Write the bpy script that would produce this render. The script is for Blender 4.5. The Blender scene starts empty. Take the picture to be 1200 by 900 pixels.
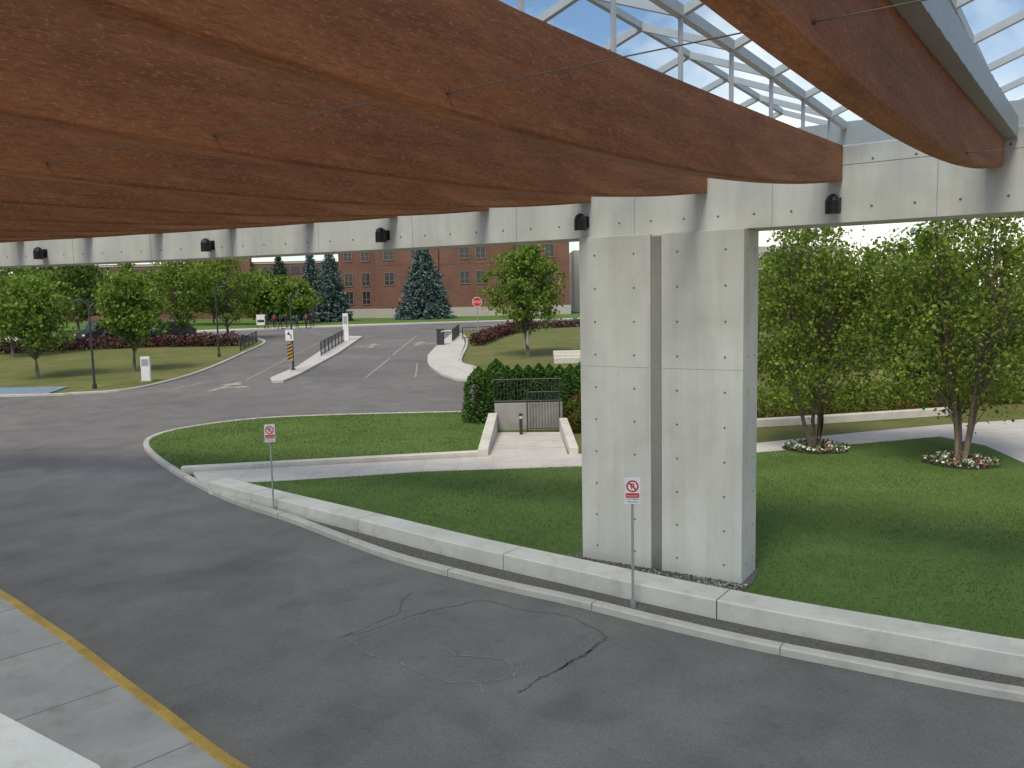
import bpy, bmesh, math, random
import numpy as np
from mathutils import Matrix, Vector
random.seed(7); rng=np.random.default_rng(7)
scene=bpy.context.scene
COL=bpy.context.collection
def T(y): return 0.035*(min(max(y,40),100)-40)

# ------------------------------------------------------------ materials
def newmat(name):
    m=bpy.data.materials.new(name); m.use_nodes=True
    nt=m.node_tree; b=nt.nodes["Principled BSDF"]
    return m,nt,b
def ramp(nt,src,stops):
    r=nt.nodes.new("ShaderNodeValToRGB"); e=r.color_ramp.elements
    while len(e)<len(stops): e.new(0.5)
    for i,(p,c) in enumerate(stops):
        e[i].position=p; e[i].color=(c[0],c[1],c[2],1)
    nt.links.new(src,r.inputs[0]); return r
def coords(nt,scale=(1,1,1)):
    tc=nt.nodes.new("ShaderNodeTexCoord"); mp=nt.nodes.new("ShaderNodeMapping")
    mp.inputs['Scale'].default_value=scale
    nt.links.new(tc.outputs['Object'],mp.inputs[0]); return mp.outputs[0]
def mixc(nt,fac,a,b,mode='MIX'):
    m=nt.nodes.new("ShaderNodeMix"); m.data_type='RGBA'; m.blend_type=mode
    for i,s in ((0,fac),(6,a),(7,b)):
        if hasattr(s,'links'): nt.links.new(s,m.inputs[i])
        elif i==0: m.inputs[0].default_value=s
        else: m.inputs[i].default_value=(s[0],s[1],s[2],1)
    return m.outputs[2]
def noise(nt,vec,scale,detail=5,rough=.55,dist=0):
    n=nt.nodes.new("ShaderNodeTexNoise"); n.inputs['Scale'].default_value=scale
    n.inputs['Detail'].default_value=detail; n.inputs['Roughness'].default_value=rough
    n.inputs['Distortion'].default_value=dist
    nt.links.new(vec,n.inputs['Vector']); return n.outputs['Fac']
def bump(nt,b,h,strength=.3,dist=.02):
    bp=nt.nodes.new("ShaderNodeBump"); bp.inputs['Strength'].default_value=strength; bp.inputs['Distance'].default_value=dist
    nt.links.new(h,bp.inputs['Height']); nt.links.new(bp.outputs[0],b.inputs['Normal'])
def mottled(name,c1,c2,s1=1.0,s2=30,rough=.85,fine=.25,bs=.3,bd=.01,scale=(1,1,1),metal=0,dist=0):
    m,nt,b=newmat(name); v=coords(nt,scale)
    r=ramp(nt,noise(nt,v,s1,4,.6,dist),[(.3,c1),(.7,c2)])
    f=noise(nt,v,s2,2,.7)
    g=ramp(nt,f,[(.25,(1-fine,)*3),(.75,(1,)*3)])
    nt.links.new(mixc(nt,1.0,r.outputs[0],g.outputs[0],'MULTIPLY'),b.inputs['Base Color'])
    b.inputs['Roughness'].default_value=rough; b.inputs['Metallic'].default_value=metal
    if bs>.1: bump(nt,b,f,bs,bd)
    return m
def plain(name,c,rough=.5,metal=0,var=.12,s=8):
    return mottled(name,tuple(x*(1-var) for x in c),c,s,s*8,rough,.08,.05,.002,metal=metal)

M={}
# asphalt
m,nt,b=newmat("asphalt"); v=coords(nt)
big=ramp(nt,noise(nt,v,.13,4,.6,.6),[(.3,(.122,.116,.110)),(.7,(.180,.172,.164))])
mid=ramp(nt,noise(nt,v,.9,6,.7,.5),[(.3,(.80,.80,.80)),(.7,(1.10,1.10,1.10))])
fin=noise(nt,v,75,3,.85); fr=ramp(nt,fin,[(.30,(.45,.45,.45)),(.5,(1,1,1)),(.70,(1.55,1.54,1.52))])
c=mixc(nt,1,big.outputs[0],mid.outputs[0],'MULTIPLY'); c=mixc(nt,1,c,fr.outputs[0],'MULTIPLY')
st=ramp(nt,noise(nt,v,.42,5,.62,1.2),[(.50,(1,1,1)),(.66,(.78,.78,.785))])
c=mixc(nt,.8,c,st.outputs[0],'MULTIPLY')
sp=ramp(nt,noise(nt,v,2.6,3,.6),[(.66,(1,1,1)),(.74,(.70,.70,.70))]); c=mixc(nt,.7,c,sp.outputs[0],'MULTIPLY')
nt.links.new(c,b.inputs['Base Color']); b.inputs['Roughness'].default_value=.85; bump(nt,b,fin,.6,.008); M['asphalt']=m
# concrete
def concrete(name,c1,c2,streak=True):
    m,nt,b=newmat(name); v=coords(nt)
    r=ramp(nt,noise(nt,v,.7,6,.66,.5),[(.3,c1),(.7,c2)]); c=r.outputs[0]
    if streak:
        mp=nt.nodes.new("ShaderNodeMapping"); mp.inputs['Scale'].default_value=(3.5,3.5,.22); nt.links.new(v,mp.inputs[0])
        s=ramp(nt,noise(nt,mp.outputs[0],1.3,4,.65),[(.42,(1,1,1)),(.75,(.84,.83,.80))]); c=mixc(nt,.7,c,s.outputs[0],'MULTIPLY')
    f=noise(nt,v,40,4,.75); fr=ramp(nt,f,[(.22,(.70,.70,.68)),(.34,(.95,.95,.95)),(.7,(1.04,1.04,1.04))]); c=mixc(nt,1,c,fr.outputs[0],'MULTIPLY')
    if not streak:
        d=ramp(nt,noise(nt,v,2.3,5,.7,.4),[(.50,(1,1,1)),(.72,(.76,.74,.70))]); c=mixc(nt,.8,c,d.outputs[0],'MULTIPLY')
    nt.links.new(c,b.inputs['Base Color']); b.inputs['Roughness'].default_value=.8; bump(nt,b,f,.2,.005); return m
M['concrete']=concrete("concrete_cast",(.53,.505,.45),(.67,.64,.58))
M['conc_lt']=concrete("concrete_light",(.50,.48,.425),(.64,.615,.55),False)
M['conc_walk']=concrete("concrete_walk",(.25,.24,.225),(.35,.34,.32),False)
M['conc_path']=concrete("concrete_path",(.44,.425,.39),(.55,.535,.49),False)
M['joint']=plain("joint_dark",(.17,.165,.155),.9)
M['fjoint']=plain("formwork_joint",(.38,.365,.33),.9)
M['hole']=plain("tie_hole",(.15,.147,.14),.9)
M['steel']=plain("stainless_steel",(.36,.34,.31),.36,.55)
M['frame']=plain("frame_steel",(.55,.56,.56),.45,.1)
M['yellow']=mottled("yellow_paint",(.38,.24,.05),(.60,.37,.07),3,40,.7,.5)
M['kerb']=concrete("kerb_concrete",(.38,.36,.32),(.52,.50,.44),False)
M['gravel']=mottled("gravel_bed",(.12,.11,.10),(.26,.24,.21),22,90,.95,.5,.8,.03)
M['soil']=mottled("mulch",(.035,.022,.015),(.07,.045,.03),8,60,.95,.5,.8,.03)
M['black']=plain("black_metal",(.015,.015,.017),.45)
M['darkgrey']=plain("dark_grey_metal",(.05,.055,.06),.5,.3)
M['white']=plain("white_paint",(.75,.75,.75),.5)
M['worn']=mottled("worn_road_paint",(.22,.205,.16),(.55,.51,.40),6,50,.8,.4)
M['red']=plain("sign_red",(.55,.02,.02),.4)
M['glassd']=plain("dark_glass",(.03,.035,.04),.12)
M['galv']=plain("galvanised",(.42,.43,.43),.45,.5)
M['rod']=plain("tie_rod_steel",(.13,.10,.085),.5,.4)
M['crackd']=plain("crack_dark",(.085,.082,.078),.9)
M['crackl']=plain("crack_light",(.24,.235,.225),.9)
M['blue']=mottled("blue_paving",(.16,.23,.30),(.22,.30,.37),2,20,.8)
# weathered brown beams
m,nt,b=newmat("brown_timber"); v=coords(nt,(.28,2,1.3))
g=noise(nt,v,1.5,6,.68,.9); r=ramp(nt,g,[(.28,(.245,.082,.030)),(.5,(.345,.124,.046)),(.72,(.45,.175,.070))])
v2=coords(nt,(1.1,3,9)); f=noise(nt,v2,8,6,.85,.4); fr=ramp(nt,f,[(.34,(.55,.52,.50)),(.5,(.95,.95,.95)),(.68,(1.28,1.27,1.25))])
c=mixc(nt,1,r.outputs[0],fr.outputs[0],'MULTIPLY')
v3=coords(nt,(.22,1,3.0)); lg=ramp(nt,noise(nt,v3,3.0,4,.6,.3),[(.48,(1,1,1)),(.66,(.74,.71,.68))]); c=mixc(nt,.8,c,lg.outputs[0],'MULTIPLY')
sp=ramp(nt,noise(nt,coords(nt,(.7,1,2.0)),30,4,.9),[(.57,(0,0,0)),(.66,(.75,.75,.75))]); c=mixc(nt,sp.outputs[0],c,(.56,.33,.20))
nt.links.new(c,b.inputs['Base Color']); b.inputs['Roughness'].default_value=.65; b.inputs['Specular IOR Level'].default_value=.3; bump(nt,b,f,.5,.01); M['brown']=m
# glass: mostly clear pane with some reflection
m=bpy.data.materials.new("roof_glass"); m.use_nodes=True; nt=m.node_tree; nt.nodes.clear()
o=nt.nodes.new("ShaderNodeOutputMaterial"); tr=nt.nodes.new("ShaderNodeBsdfTransparent"); tr.inputs[0].default_value=(.74,.87,.94,1)
gl=nt.nodes.new("ShaderNodeBsdfGlossy"); gl.inputs['Roughness'].default_value=.05; mx=nt.nodes.new("ShaderNodeMixShader"); mx.inputs[0].default_value=.04
nt.links.new(tr.outputs[0],mx.inputs[1]); nt.links.new(gl.outputs[0],mx.inputs[2]); nt.links.new(mx.outputs[0],o.inputs[0]); M['glass']=m
# grass ground
def grass(name,ca,cb,cc):
    m,nt,b=newmat(name); v=coords(nt)
    r=ramp(nt,noise(nt,v,.35,6,.7,.4),[(.3,ca),(.55,cb),(.78,cc)])
    f=noise(nt,v,45,3,.8); fr=ramp(nt,f,[(.3,(.55,.55,.55)),(.7,(1.35,1.35,1.35))])
    nt.links.new(mixc(nt,1,r.outputs[0],fr.outputs[0],'MULTIPLY'),b.inputs['Base Color'])
    b.inputs['Roughness'].default_value=.95; b.inputs['Specular IOR Level'].default_value=.1; bump(nt,b,f,.6,.03); return m
M['lawn']=grass("lawn_grass",(.080,.135,.038),(.11,.175,.048),(.155,.21,.068))
M['dry']=grass("dry_grass",(.095,.135,.036),(.16,.165,.060),(.235,.195,.095))
M['far']=grass("far_grass",(.08,.15,.03),(.11,.19,.045),(.15,.20,.06))
# leaves
def leafmat(name,stops,trans=.3,low=.6,sc=.9):
    m,nt,b=newmat(name); g=nt.nodes.new("ShaderNodeNewGeometry")
    r=ramp(nt,g.outputs['Random Per Island'],stops); v=coords(nt)
    cl=ramp(nt,noise(nt,v,sc,3,.6),[(.35,(low,)*3),(.65,(1.2,1.2,1.2))])
    c=mixc(nt,1,r.outputs[0],cl.outputs[0],'MULTIPLY')
    if trans==0:
        nt.links.new(c,b.inputs['Base Color']); b.inputs['Roughness'].default_value=.7; b.inputs['Specular IOR Level'].default_value=.15; return m
    nt.nodes.remove(b); b=nt.nodes.new("ShaderNodeBsdfDiffuse"); nt.links.new(c,b.inputs[0])
    t=nt.nodes.new("ShaderNodeBsdfTranslucent"); nt.links.new(c,t.inputs[0])
    mx=nt.nodes.new("ShaderNodeMixShader"); mx.inputs[0].default_value=trans
    o=nt.nodes["Material Output"]; nt.links.new(b.outputs[0],mx.inputs[1]); nt.links.new(t.outputs[0],mx.inputs[2]); nt.links.new(mx.outputs[0],o.inputs[0]); return m
M['birch']=leafmat("leaves_birch",[(0,(.10,.155,.03)),(.5,(.19,.275,.045)),(1,(.34,.42,.10))],.45,.62)
M['locust']=leafmat("leaves_locust",[(0,(.10,.17,.03)),(.5,(.18,.28,.045)),(1,(.29,.38,.09))],.4,.65)
M['dkleaf']=leafmat("leaves_dark",[(0,(.055,.105,.022)),(.5,(.10,.17,.034)),(1,(.18,.25,.06))],.35)
M['cedar']=leafmat("leaves_cedar",[(0,(.03,.085,.018)),(.5,(.065,.145,.028)),(1,(.12,.21,.05))],.2,.7)
M['spruce']=leafmat("needles_dark",[(0,(.03,.055,.038)),(1,(.08,.12,.085))],0,.7)
M['bspruce']=leafmat("needles_blue",[(0,(.06,.095,.09)),(1,(.15,.21,.20))],0,.75)
M['purple']=leafmat("leaves_purple",[(0,(.045,.015,.02)),(.6,(.12,.035,.04)),(1,(.10,.10,.04))],0)
M['redgreen']=leafmat("leaves_redgreen",[(0,(.05,.09,.018)),(.7,(.11,.17,.03)),(.85,(.22,.07,.04)),(1,(.30,.08,.06))],.2)
M['flower']=leafmat("flowers",[(0,(.05,.12,.02)),(.45,(.08,.17,.03)),(.6,(.08,.17,.03)),(.65,(.7,.68,.65)),(.85,(.75,.7,.7)),(.9,(.5,.03,.08)),(1,(.6,.05,.12))],0,.8)
M['blade']=leafmat("grass_blades",[(0,(.09,.15,.038)),(.5,(.14,.215,.052)),(.9,(.20,.28,.075)),(1,(.34,.32,.16))],.35,.62,.4)
M['bark']=mottled("bark",(.10,.08,.06),(.20,.165,.13),6,40,.9,.4,.6,.02,(1,1,.3))
M['birchbark']=mottled("birch_bark",(.12,.085,.06),(.26,.20,.15),5,40,.85,.4,.5,.02,(1,1,.5))
M['wrap']=plain("tree_wrap",(.7,.7,.68),.7)
# brick
def brickmat():
    m,nt,b=newmat("red_brick"); tc=nt.nodes.new("ShaderNodeTexCoord"); mp=nt.nodes.new("ShaderNodeMapping")
    mp.inputs['Rotation'].default_value=(math.radians(90),0,0); nt.links.new(tc.outputs['Object'],mp.inputs[0])
    br=nt.nodes.new("ShaderNodeTexBrick"); br.inputs['Scale'].default_value=2.2
    br.inputs['Color1'].default_value=(.135,.058,.040,1); br.inputs['Color2'].default_value=(.20,.085,.057,1); br.inputs['Mortar'].default_value=(.20,.15,.12,1)
    br.inputs['Mortar Size'].default_value=.015; nt.links.new(mp.outputs[0],br.inputs['Vector'])
    n=ramp(nt,noise(nt,mp.outputs[0],.25,4,.6),[(.3,(.75,.75,.75)),(.7,(1.15,1.15,1.15))])
    nt.links.new(mixc(nt,1,br.outputs['Color'],n.outputs[0],'MULTIPLY'),b.inputs['Base Color']); b.inputs['Roughness'].default_value=.9; return m
M['brick']=brickmat()
M['stone']=plain("pale_stone",(.44,.42,.37),.8)

# ------------------------------------------------------------ mesh helpers
def link(o,parent=None):
    COL.objects.link(o)
    if parent: o.parent=parent
    return o
def mesh(name,verts,faces,mats,parent=None,smooth=False,midx=None):
    me=bpy.data.meshes.new(name); me.from_pydata([tuple(v) for v in verts],[],faces)
    for mm in (mats if isinstance(mats,(list,tuple)) else [mats]): me.materials.append(mm)
    if midx is not None: me.polygons.foreach_set('material_index',midx)
    if smooth: me.polygons.foreach_set('use_smooth',[True]*len(me.polygons))
    me.update(); return link(bpy.data.objects.new(name,me),parent)
def empty(name,loc=(0,0,0),rz=0):
    o=bpy.data.objects.new(name,None); o.location=loc; o.rotation_euler=(0,0,rz); o.empty_display_size=.2; COL.objects.link(o); return o
class MB:
    """accumulates primitives in one mesh"""
    def __init__(s): s.v=[]; s.f=[]; s.m=[]
    def add(s,v,f,mi=0):
        k=len(s.v); s.v+= [tuple(x) for x in v]; s.f+=[tuple(i+k for i in q) for q in f]; s.m+=[mi]*len(f)
    def box(s,x0,x1,y0,y1,z0,z1,mi=0,mat=None):
        v=[Vector(p) for p in [(x0,y0,z0),(x1,y0,z0),(x1,y1,z0),(x0,y1,z0),(x0,y0,z1),(x1,y0,z1),(x1,y1,z1),(x0,y1,z1)]]
        if mat: v=[mat@p for p in v]
        s.add(v,[(3,2,1,0),(4,5,6,7),(0,1,5,4),(1,2,6,5),(2,3,7,6),(3,0,4,7)],mi)
    def tube(s,pts,rad,n=8,mi=0,cap=True):
        pts=[Vector(p) for p in pts]; k=len(s.v); up=Vector((0,0,1))
        if not isinstance(rad,(list,tuple)): rad=[rad]*len(pts)
        for i,p in enumerate(pts):
            t=(pts[min(i+1,len(pts)-1)]-pts[max(i-1,0)]).normalized()
            a=t.cross(up); 
            if a.length<.05: a=t.cross(Vector((1,0,0)))
            a.normalize(); b=t.cross(a)
            for j in range(n):
                w=2*math.pi*j/n; s.v.append(tuple(p+(a*math.cos(w)+b*math.sin(w))*rad[i]))
        for i in range(len(pts)-1):
            for j in range(n):
                s.f.append((k+i*n+j,k+i*n+(j+1)%n,k+(i+1)*n+(j+1)%n,k+(i+1)*n+j)); s.m.append(mi)
        if cap:
            s.f.append(tuple(k+j for j in range(n))); s.m.append(mi)
            e=k+(len(pts)-1)*n; s.f.append(tuple(e+j for j in reversed(range(n)))); s.m.append(mi)
    def obj(s,name,mats,parent=None,smooth=False,bevel=0):
        o=mesh(name,s.v,s.f,mats,parent,smooth,s.m)
        if bevel:
            bm=bmesh.new(); bm.from_mesh(o.data); bmesh.ops.recalc_face_normals(bm,faces=bm.faces); bm.to_mesh(o.data); bm.free()
            b=o.modifiers.new("b",'BEVEL'); b.width=bevel; b.segments=2; b.limit_method='ANGLE'
        return o
def resample(pts,step,smooth=True):
    P=[np.array(p,float) for p in pts]; out=[]
    if smooth:
        for i in range(len(P)-1):
            p0=P[max(i-1,0)];p1=P[i];p2=P[i+1];p3=P[min(i+2,len(P)-1)]
            for k in range(12):
                t=k/12; out.append(.5*((2*p1)+(-p0+p2)*t+(2*p0-5*p1+4*p2-p3)*t*t+(-p0+3*p1-3*p2+p3)*t**3))
        out.append(P[-1])
    else: out=P
    out=np.array(out); d=np.r_[0,np.cumsum(np.linalg.norm(np.diff(out,axis=0),axis=1))]
    n=max(2,int(d[-1]/step)+1); s=np.linspace(0,d[-1],n)
    return np.c_[np.interp(s,d,out[:,0]),np.interp(s,d,out[:,1])]
def normals(p):
    t=np.gradient(p,axis=0); t/=np.linalg.norm(t,axis=1)[:,None]; return np.c_[-t[:,1],t[:,0]]
def offset(p,d): return p+normals(p)*d
def sweep(mb,p,sec,mi=0,terr=True):
    """sec: list of (lateral,z), closed"""
    nn=normals(p); k=len(mb.v); m=len(sec)
    for i in range(len(p)):
        tz=T(p[i][1]) if terr else 0
        for l,z in sec: mb.v.append((p[i][0]+nn[i][0]*l,p[i][1]+nn[i][1]*l,z+tz))
    for i in range(len(p)-1):
        for j in range(m):
            mb.f.append((k+i*m+j,k+i*m+(j+1)%m,k+(i+1)*m+(j+1)%m,k+(i+1)*m+j)); mb.m.append(mi)
    mb.f.append(tuple(k+j for j in range(m))); mb.m.append(mi)
    e=k+(len(p)-1)*m; mb.f.append(tuple(e+j for j in reversed(range(m)))); mb.m.append(mi)
def csec(l0,l1,z0,z1,c=.02): return [(l0,z0),(l1,z0),(l1,z1-c),(l1-c,z1),(l0+c,z1),(l0,z1-c)]
def sheet(name,pts,off,mat,skirt=0,parent=None,terr=True):
    bm=bmesh.new(); vs=[bm.verts.new((p[0],p[1],0)) for p in pts]; bm.faces.new(vs)
    bmesh.ops.triangulate(bm,faces=bm.faces[:])
    for yy in (40,100):
        bmesh.ops.bisect_plane(bm,geom=bm.verts[:]+bm.edges[:]+bm.faces[:],plane_co=(0,yy,0),plane_no=(0,1,0))
    for v in bm.verts: v.co.z=(T(v.co.y) if terr else 0)+off
    bm.normal_update()
    for f in bm.faces:
        if f.normal.z<0: f.normal_flip()
    if skirt:
        be=[e for e in bm.edges if e.is_boundary]; r=bmesh.ops.extrude_edge_only(bm,edges=be)
        for g in r['geom']:
            if isinstance(g,bmesh.types.BMVert): g.co.z-=skirt
    me=bpy.data.meshes.new(name); bm.to_mesh(me); bm.free(); me.materials.append(mat)
    return link(bpy.data.objects.new(name,me),parent)

def quads(name,C,size,mat,parent=None,squash=1.0,up=0.0,aspect=.6):
    """C: Nx3 centres -> leaf quads"""
    n=len(C); size=np.broadcast_to(size,(n,))
    a=rng.normal(size=(n,3)); a[:,2]*=squash; a/=np.linalg.norm(a,axis=1)[:,None]
    b=rng.normal(size=(n,3)); b-=a*(a*b).sum(1)[:,None]; b/=np.linalg.norm(b,axis=1)[:,None]
    s=(size*rng.uniform(.6,1.3,n))[:,None]*.5
    V=np.stack([C-a*s,C+b*s*aspect,C+a*s,C-b*s*aspect],1).reshape(-1,3)
    me=bpy.data.meshes.new(name); me.vertices.add(4*n); me.vertices.foreach_set('co',V.ravel())
    me.loops.add(4*n); me.loops.foreach_set('vertex_index',np.arange(4*n,dtype=np.int32))
    me.polygons.add(n); me.polygons.foreach_set('loop_start',np.arange(0,4*n,4,dtype=np.int32))
    me.update(calc_edges=True); me.materials.append(mat)
    return link(bpy.data.objects.new(name,me),parent)

# ------------------------------------------------------------ ground, roads
mb=MB(); ys=[-60,0,40,100,250,900]; xs=[-700,-60,60,700]
for y in ys:
    for x in xs: mb.v.append((x,y,T(y)-.02))
for j in range(len(ys)-1):
    for i in range(len(xs)-1):
        a=j*4+i; mb.f.append((a,a+1,a+5,a+4)); mb.m.append(0)
mb.obj("ground",[M['dry']])

kerb_pts=[(2.5,37.3),(-1.56,36.9),(-7.66,36.72),(-11.31,36.0),(-13.5,33.86),(-14.02,31.8),(-13.5,29.87),(-12.02,27.29),(-9.74,24.03),(-7.39,21.14),(-5.28,19.05),(-3.73,17.35),(-2.45,16.03),(-1.18,14.97),(-.07,14.13),(.86,13.5),(2.19,12.47),(3.4,11.6),(4.59,10.87),(5.78,10.16),(6.6,9.75),(9,8.5),(12.5,7.0),(18,5.2)]
K=resample(kerb_pts,.45)
near_pts=[(-60,23.5),(-40,23),(-24,21.4),(-16,18.9),(-12.2,16.8),(-9.35,14.56),(-7.81,13.18),(-6.47,11.95),(-5.32,10.83),(-4.37,9.93),(-3.55,9.13),(-2.88,8.54),(-1.6,7.5),(.6,5.9),(4,4.2),(9,2.6),(18,1.0)]
NP=resample(near_pts,.6)
road=[tuple(p) for p in NP]+[tuple(p) for p in K[::-1]]+[(1,38.5),(-1.9,44),(-2.1,48.2),(-2.5,54.3),(-3.7,58),(-3.9,70.7),(-4.6,80),(-6.5,86.8),(-25,82.2),(-22.9,77.4),(-21.9,68.7),(-20.8,56.1),(-21.2,49.6),(-22.3,47),(-24.5,46.2),(-28.6,45.8),(-60,45.8)]
sheet("driveway",road,.004,M['asphalt'])
def sy(x,c): return c+.2695*x
sheet("street",[(-120,sy(-120,88.6)),(120,sy(120,88.6)),(120,sy(120,102.5)),(-120,sy(-120,102.5))],.009,M['asphalt'])
sheet("sidewalk",[(-120,sy(-120,102.7)),(120,sy(120,102.7)),(120,sy(120,105)),(-120,sy(-120,105))],.12,M['conc_path'],.14)
sheet("far_lawn",[(-160,sy(-160,105.1)),(120,sy(120,105.1)),(120,175),(-160,175)],.02,M['far'])

# kerbs
mb=MB(); sweep(mb,K,csec(0,.2,-.05,.13,.025)); mb.obj("kerb",[M['kerb']])
Kd=resample(kerb_pts,3.1)
mb=MB()
LK=resample([(-60,45.8),(-28.6,45.8),(-24.5,46.2),(-22.3,47),(-21.2,49.6),(-20.8,56.1),(-21.9,68.7),(-22.9,77.4),(-25,82.2)],.6)
sweep(mb,LK,csec(0,.22,-.05,.13,.025)); mb.obj("kerb",[M['kerb']])
mb=MB(); RK=resample([(1,38.5),(-1.5,42),(-2.1,48.2),(-2.5,54.3),(-3.7,58),(-3.9,70.7),(-4.6,80),(-6.5,86.8)],.6)
sweep(mb,RK,csec(-.22,0,-.05,.13,.025)); mb.obj("kerb",[M['kerb']])
mb=MB()
nn=normals(Kd)
for p,n in zip(Kd,nn):
    if p[1]<26:
        a=math.atan2(n[1],n[0]); mt=Matrix.Translation((p[0]+n[0]*.1,p[1]+n[1]*.1,0))@Matrix.Rotation(a,4,'Z')
        mb.box(-.103,.103,-.006,.006,0,.133,0,mt)
mb.obj("kerb_joints",[M['joint']])
# painted near kerb + sidewalk
mb=MB(); sweep(mb,NP,csec(-.16,0,-.05,.13,.02)); mb.obj("yellow_kerb",[M['yellow']])
inner=offset(NP,-.16)
sheet("sidewalk",[tuple(p) for p in inner]+[(18,-20),(-60,-20)],.118,M['conc_walk'],.1)
mb=MB(); J=resample(near_pts,2.1); jn=normals(J)
for p,n in zip(J,jn):
    if -20<p[0]<3:
        a=math.atan2(-n[1],-n[0]); mt=Matrix.Translation((p[0],p[1],0))@Matrix.Rotation(a,4,'Z'); mb.box(.17,5,-.008,.008,.11,.121,0,mt)
for d in (-1.5,-2.9): sweep(mb,offset(NP,d)[20:90],[(-.008,.11),(.008,.11),(.008,.1215),(-.008,.1215)])
mb.obj("sidewalk_joints",[M['joint']])
M['ledge']=concrete("ledge_concrete",(.62,.60,.55),(.75,.73,.68),False)
sheet("concrete_ledge",[(-6.75,10.05),(-4.65,8.65),(-3.6,7.6),(-5,5),(-12,8),(-12,13.4)],.16,M['ledge'],.1)

# lawns and paths
Kin=offset(K,.2)
isl=[tuple(p) for p in Kin if p[1]>25.1 and p[0]<2.0]
islp=[(-.8,26.6),(-.8,31),(2.2,31),(2.2,36.9)]+isl+[(-9.6,25.15)]
sheet("lawn",islp,.105,M['lawn'],.12)
bench_pts=[(-7.95,22.65),(-5.7,20.7),(-3.0,18.4),(-.8,16.5),(1.3,14.85),(2.8,13.7),(4.0,12.85),(5.1,12.15),(6.1,11.55),(7.0,11.0),(9.2,9.85),(12.8,8.4),(18,6.8)]
B=resample(bench_pts,.35)
mid=[tuple(p) for p in offset(B,-.05)]
lawn_mid=[(-7.6,23.0),(-6.3,23.2),(-2.6,24.0),(2,24.3),(7.9,25.9),(11.2,26.9),(14.6,28.0),(15.1,26.3),(14.6,23.2),(13.9,19),(15,14),(18,10)]
LM=mid+lawn_mid[::-1]
sheet("lawn",LM,.105,M['lawn'],.12)
path=[(-9.75,24.75),(-.85,26.2),(-.6,30.9),(1.75,30.7),(1.75,26.3),(5,26.6),(8.3,27.6),(12.2,29.2),(16.3,30.6),(24,32.4),(26,10),(18.2,10.1),(15.1,14),(14.0,19),(14.7,23.2),(15.2,26.3),(14.7,28.1),(11.2,27.0),(7.9,26.0),(2,24.4),(-2.6,24.1),(-6.3,23.3),(-7.7,23.1),(-8.2,22.5),(-8.9,23.1)]
sheet("path",path,.1,M['conc_path'],.12)
mb=MB()
for i in range(8):
    x=-8+i*1.05; mb.box(x-.006,x+.006,22.9+(x+8)*.16,24.9+(x+8)*.16,.09,.103)
for y in (27.5,28.9,30.1): mb.box(-.7,1.7,y-.008,y+.008,.09,.104)
mb.obj("path_joints",[M['fjoint']])
sheet("gravel_strip",[tuple(p) for p in Kin if p[1]<22.6 and p[0]<17]+[tuple(p) for p in offset(B,-.5)][::-1],.03,M['gravel'])
# bench wall of cast blocks
mb=MB(); step=12; i=6
seg0=B[:7].copy(); sweep(mb,seg0,csec(-.6,0,0,.34,.02))
while i<len(B)-1:
    seg=B[i:i+step+1].copy()
    if len(seg)<2: break
    d=(seg[1]-seg[0]); seg[0]=seg[0]+d/np.linalg.norm(d)*.016
    sweep(mb,seg,csec(-.6,0,0,.34,.02)); i+=step
mb.obj("concrete_bench_wall",[M['conc_lt']])
mb=MB(); sweep(mb,resample([(-10.1,24.75),(-1.0,26.35)],2,False),csec(0,.28,0,.24,.02)); mb.obj("low_wall",[M['conc_lt']])
def wing(name,x0,y0,x1,y1,h0,h1,w):
    a=Vector((x0,y0,0)); b=Vector((x1,y1,0)); n=(b-a).normalized().cross(Vector((0,0,1)))*w/2
    v=[a-n,a+n,b+n,b-n]; v=v+[v[0]+Vector((0,0,h0)),v[1]+Vector((0,0,h0)),v[2]+Vector((0,0,h1)),v[3]+Vector((0,0,h1))]
    mb=MB(); mb.add(v,[(3,2,1,0),(4,5,6,7),(0,1,5,4),(1,2,6,5),(2,3,7,6),(3,0,4,7)]); mb.obj(name,[M['conc_lt']],bevel=.02)
wing("wing_wall",-.98,26.3,-.75,31.2,.32,.8,.34); wing("wing_wall",1.95,26.3,1.9,30.9,.32,.6,.3)
for a,b in (((8.6,31.2),(12.0,31.9)),((12.1,31.9),(18,33.4))):
    mb=MB(); sweep(mb,resample([a,b],3,False),csec(0,.35,0,.30,.02)); mb.obj("low_wall",[M['conc_lt']])
# gate
g=empty("stair_gate",(0,30.9,.1))
mb=MB(); mb.box(-.68,1.9,.3,.5,0,1.05); mb.obj("retaining_panel",[M['conc_walk']],g,bevel=.015)
mb=MB()
for z in (1.12,1.95): mb.tube([(-.7,.4,z),(1.9,.4,z)],.025,6)
for i in range(21): x=-.7+i*.13; mb.tube([(x,.4,1.0),(x,.4,1.95)],.011,5)
for x in (.55,1.76): mb.tube([(x,.0,0),(x,.0,1.6)],.03,6)
for z in (.12,1.5): mb.tube([(.55,.0,z),(1.76,.0,z)],.022,6)
for i in range(10): x=.66+i*.112; mb.tube([(x,.0,.12),(x,.0,1.5)],.011,5)
mb.obj("railing_bars",[M['darkgrey']],g)
bo=empty("bollard_light",(.3,30.3,.1))
mb=MB(); mb.tube([(0,0,0),(0,0,.6)],.06,12); mb.tube([(0,0,.6),(0,0,.7)],.05,12,1); mb.tube([(0,0,.7),(0,0,.77),(0,0,.79)],[.075,.075,.03],12); mb.obj("post",[M['darkgrey'],M['white']],bo)

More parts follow.
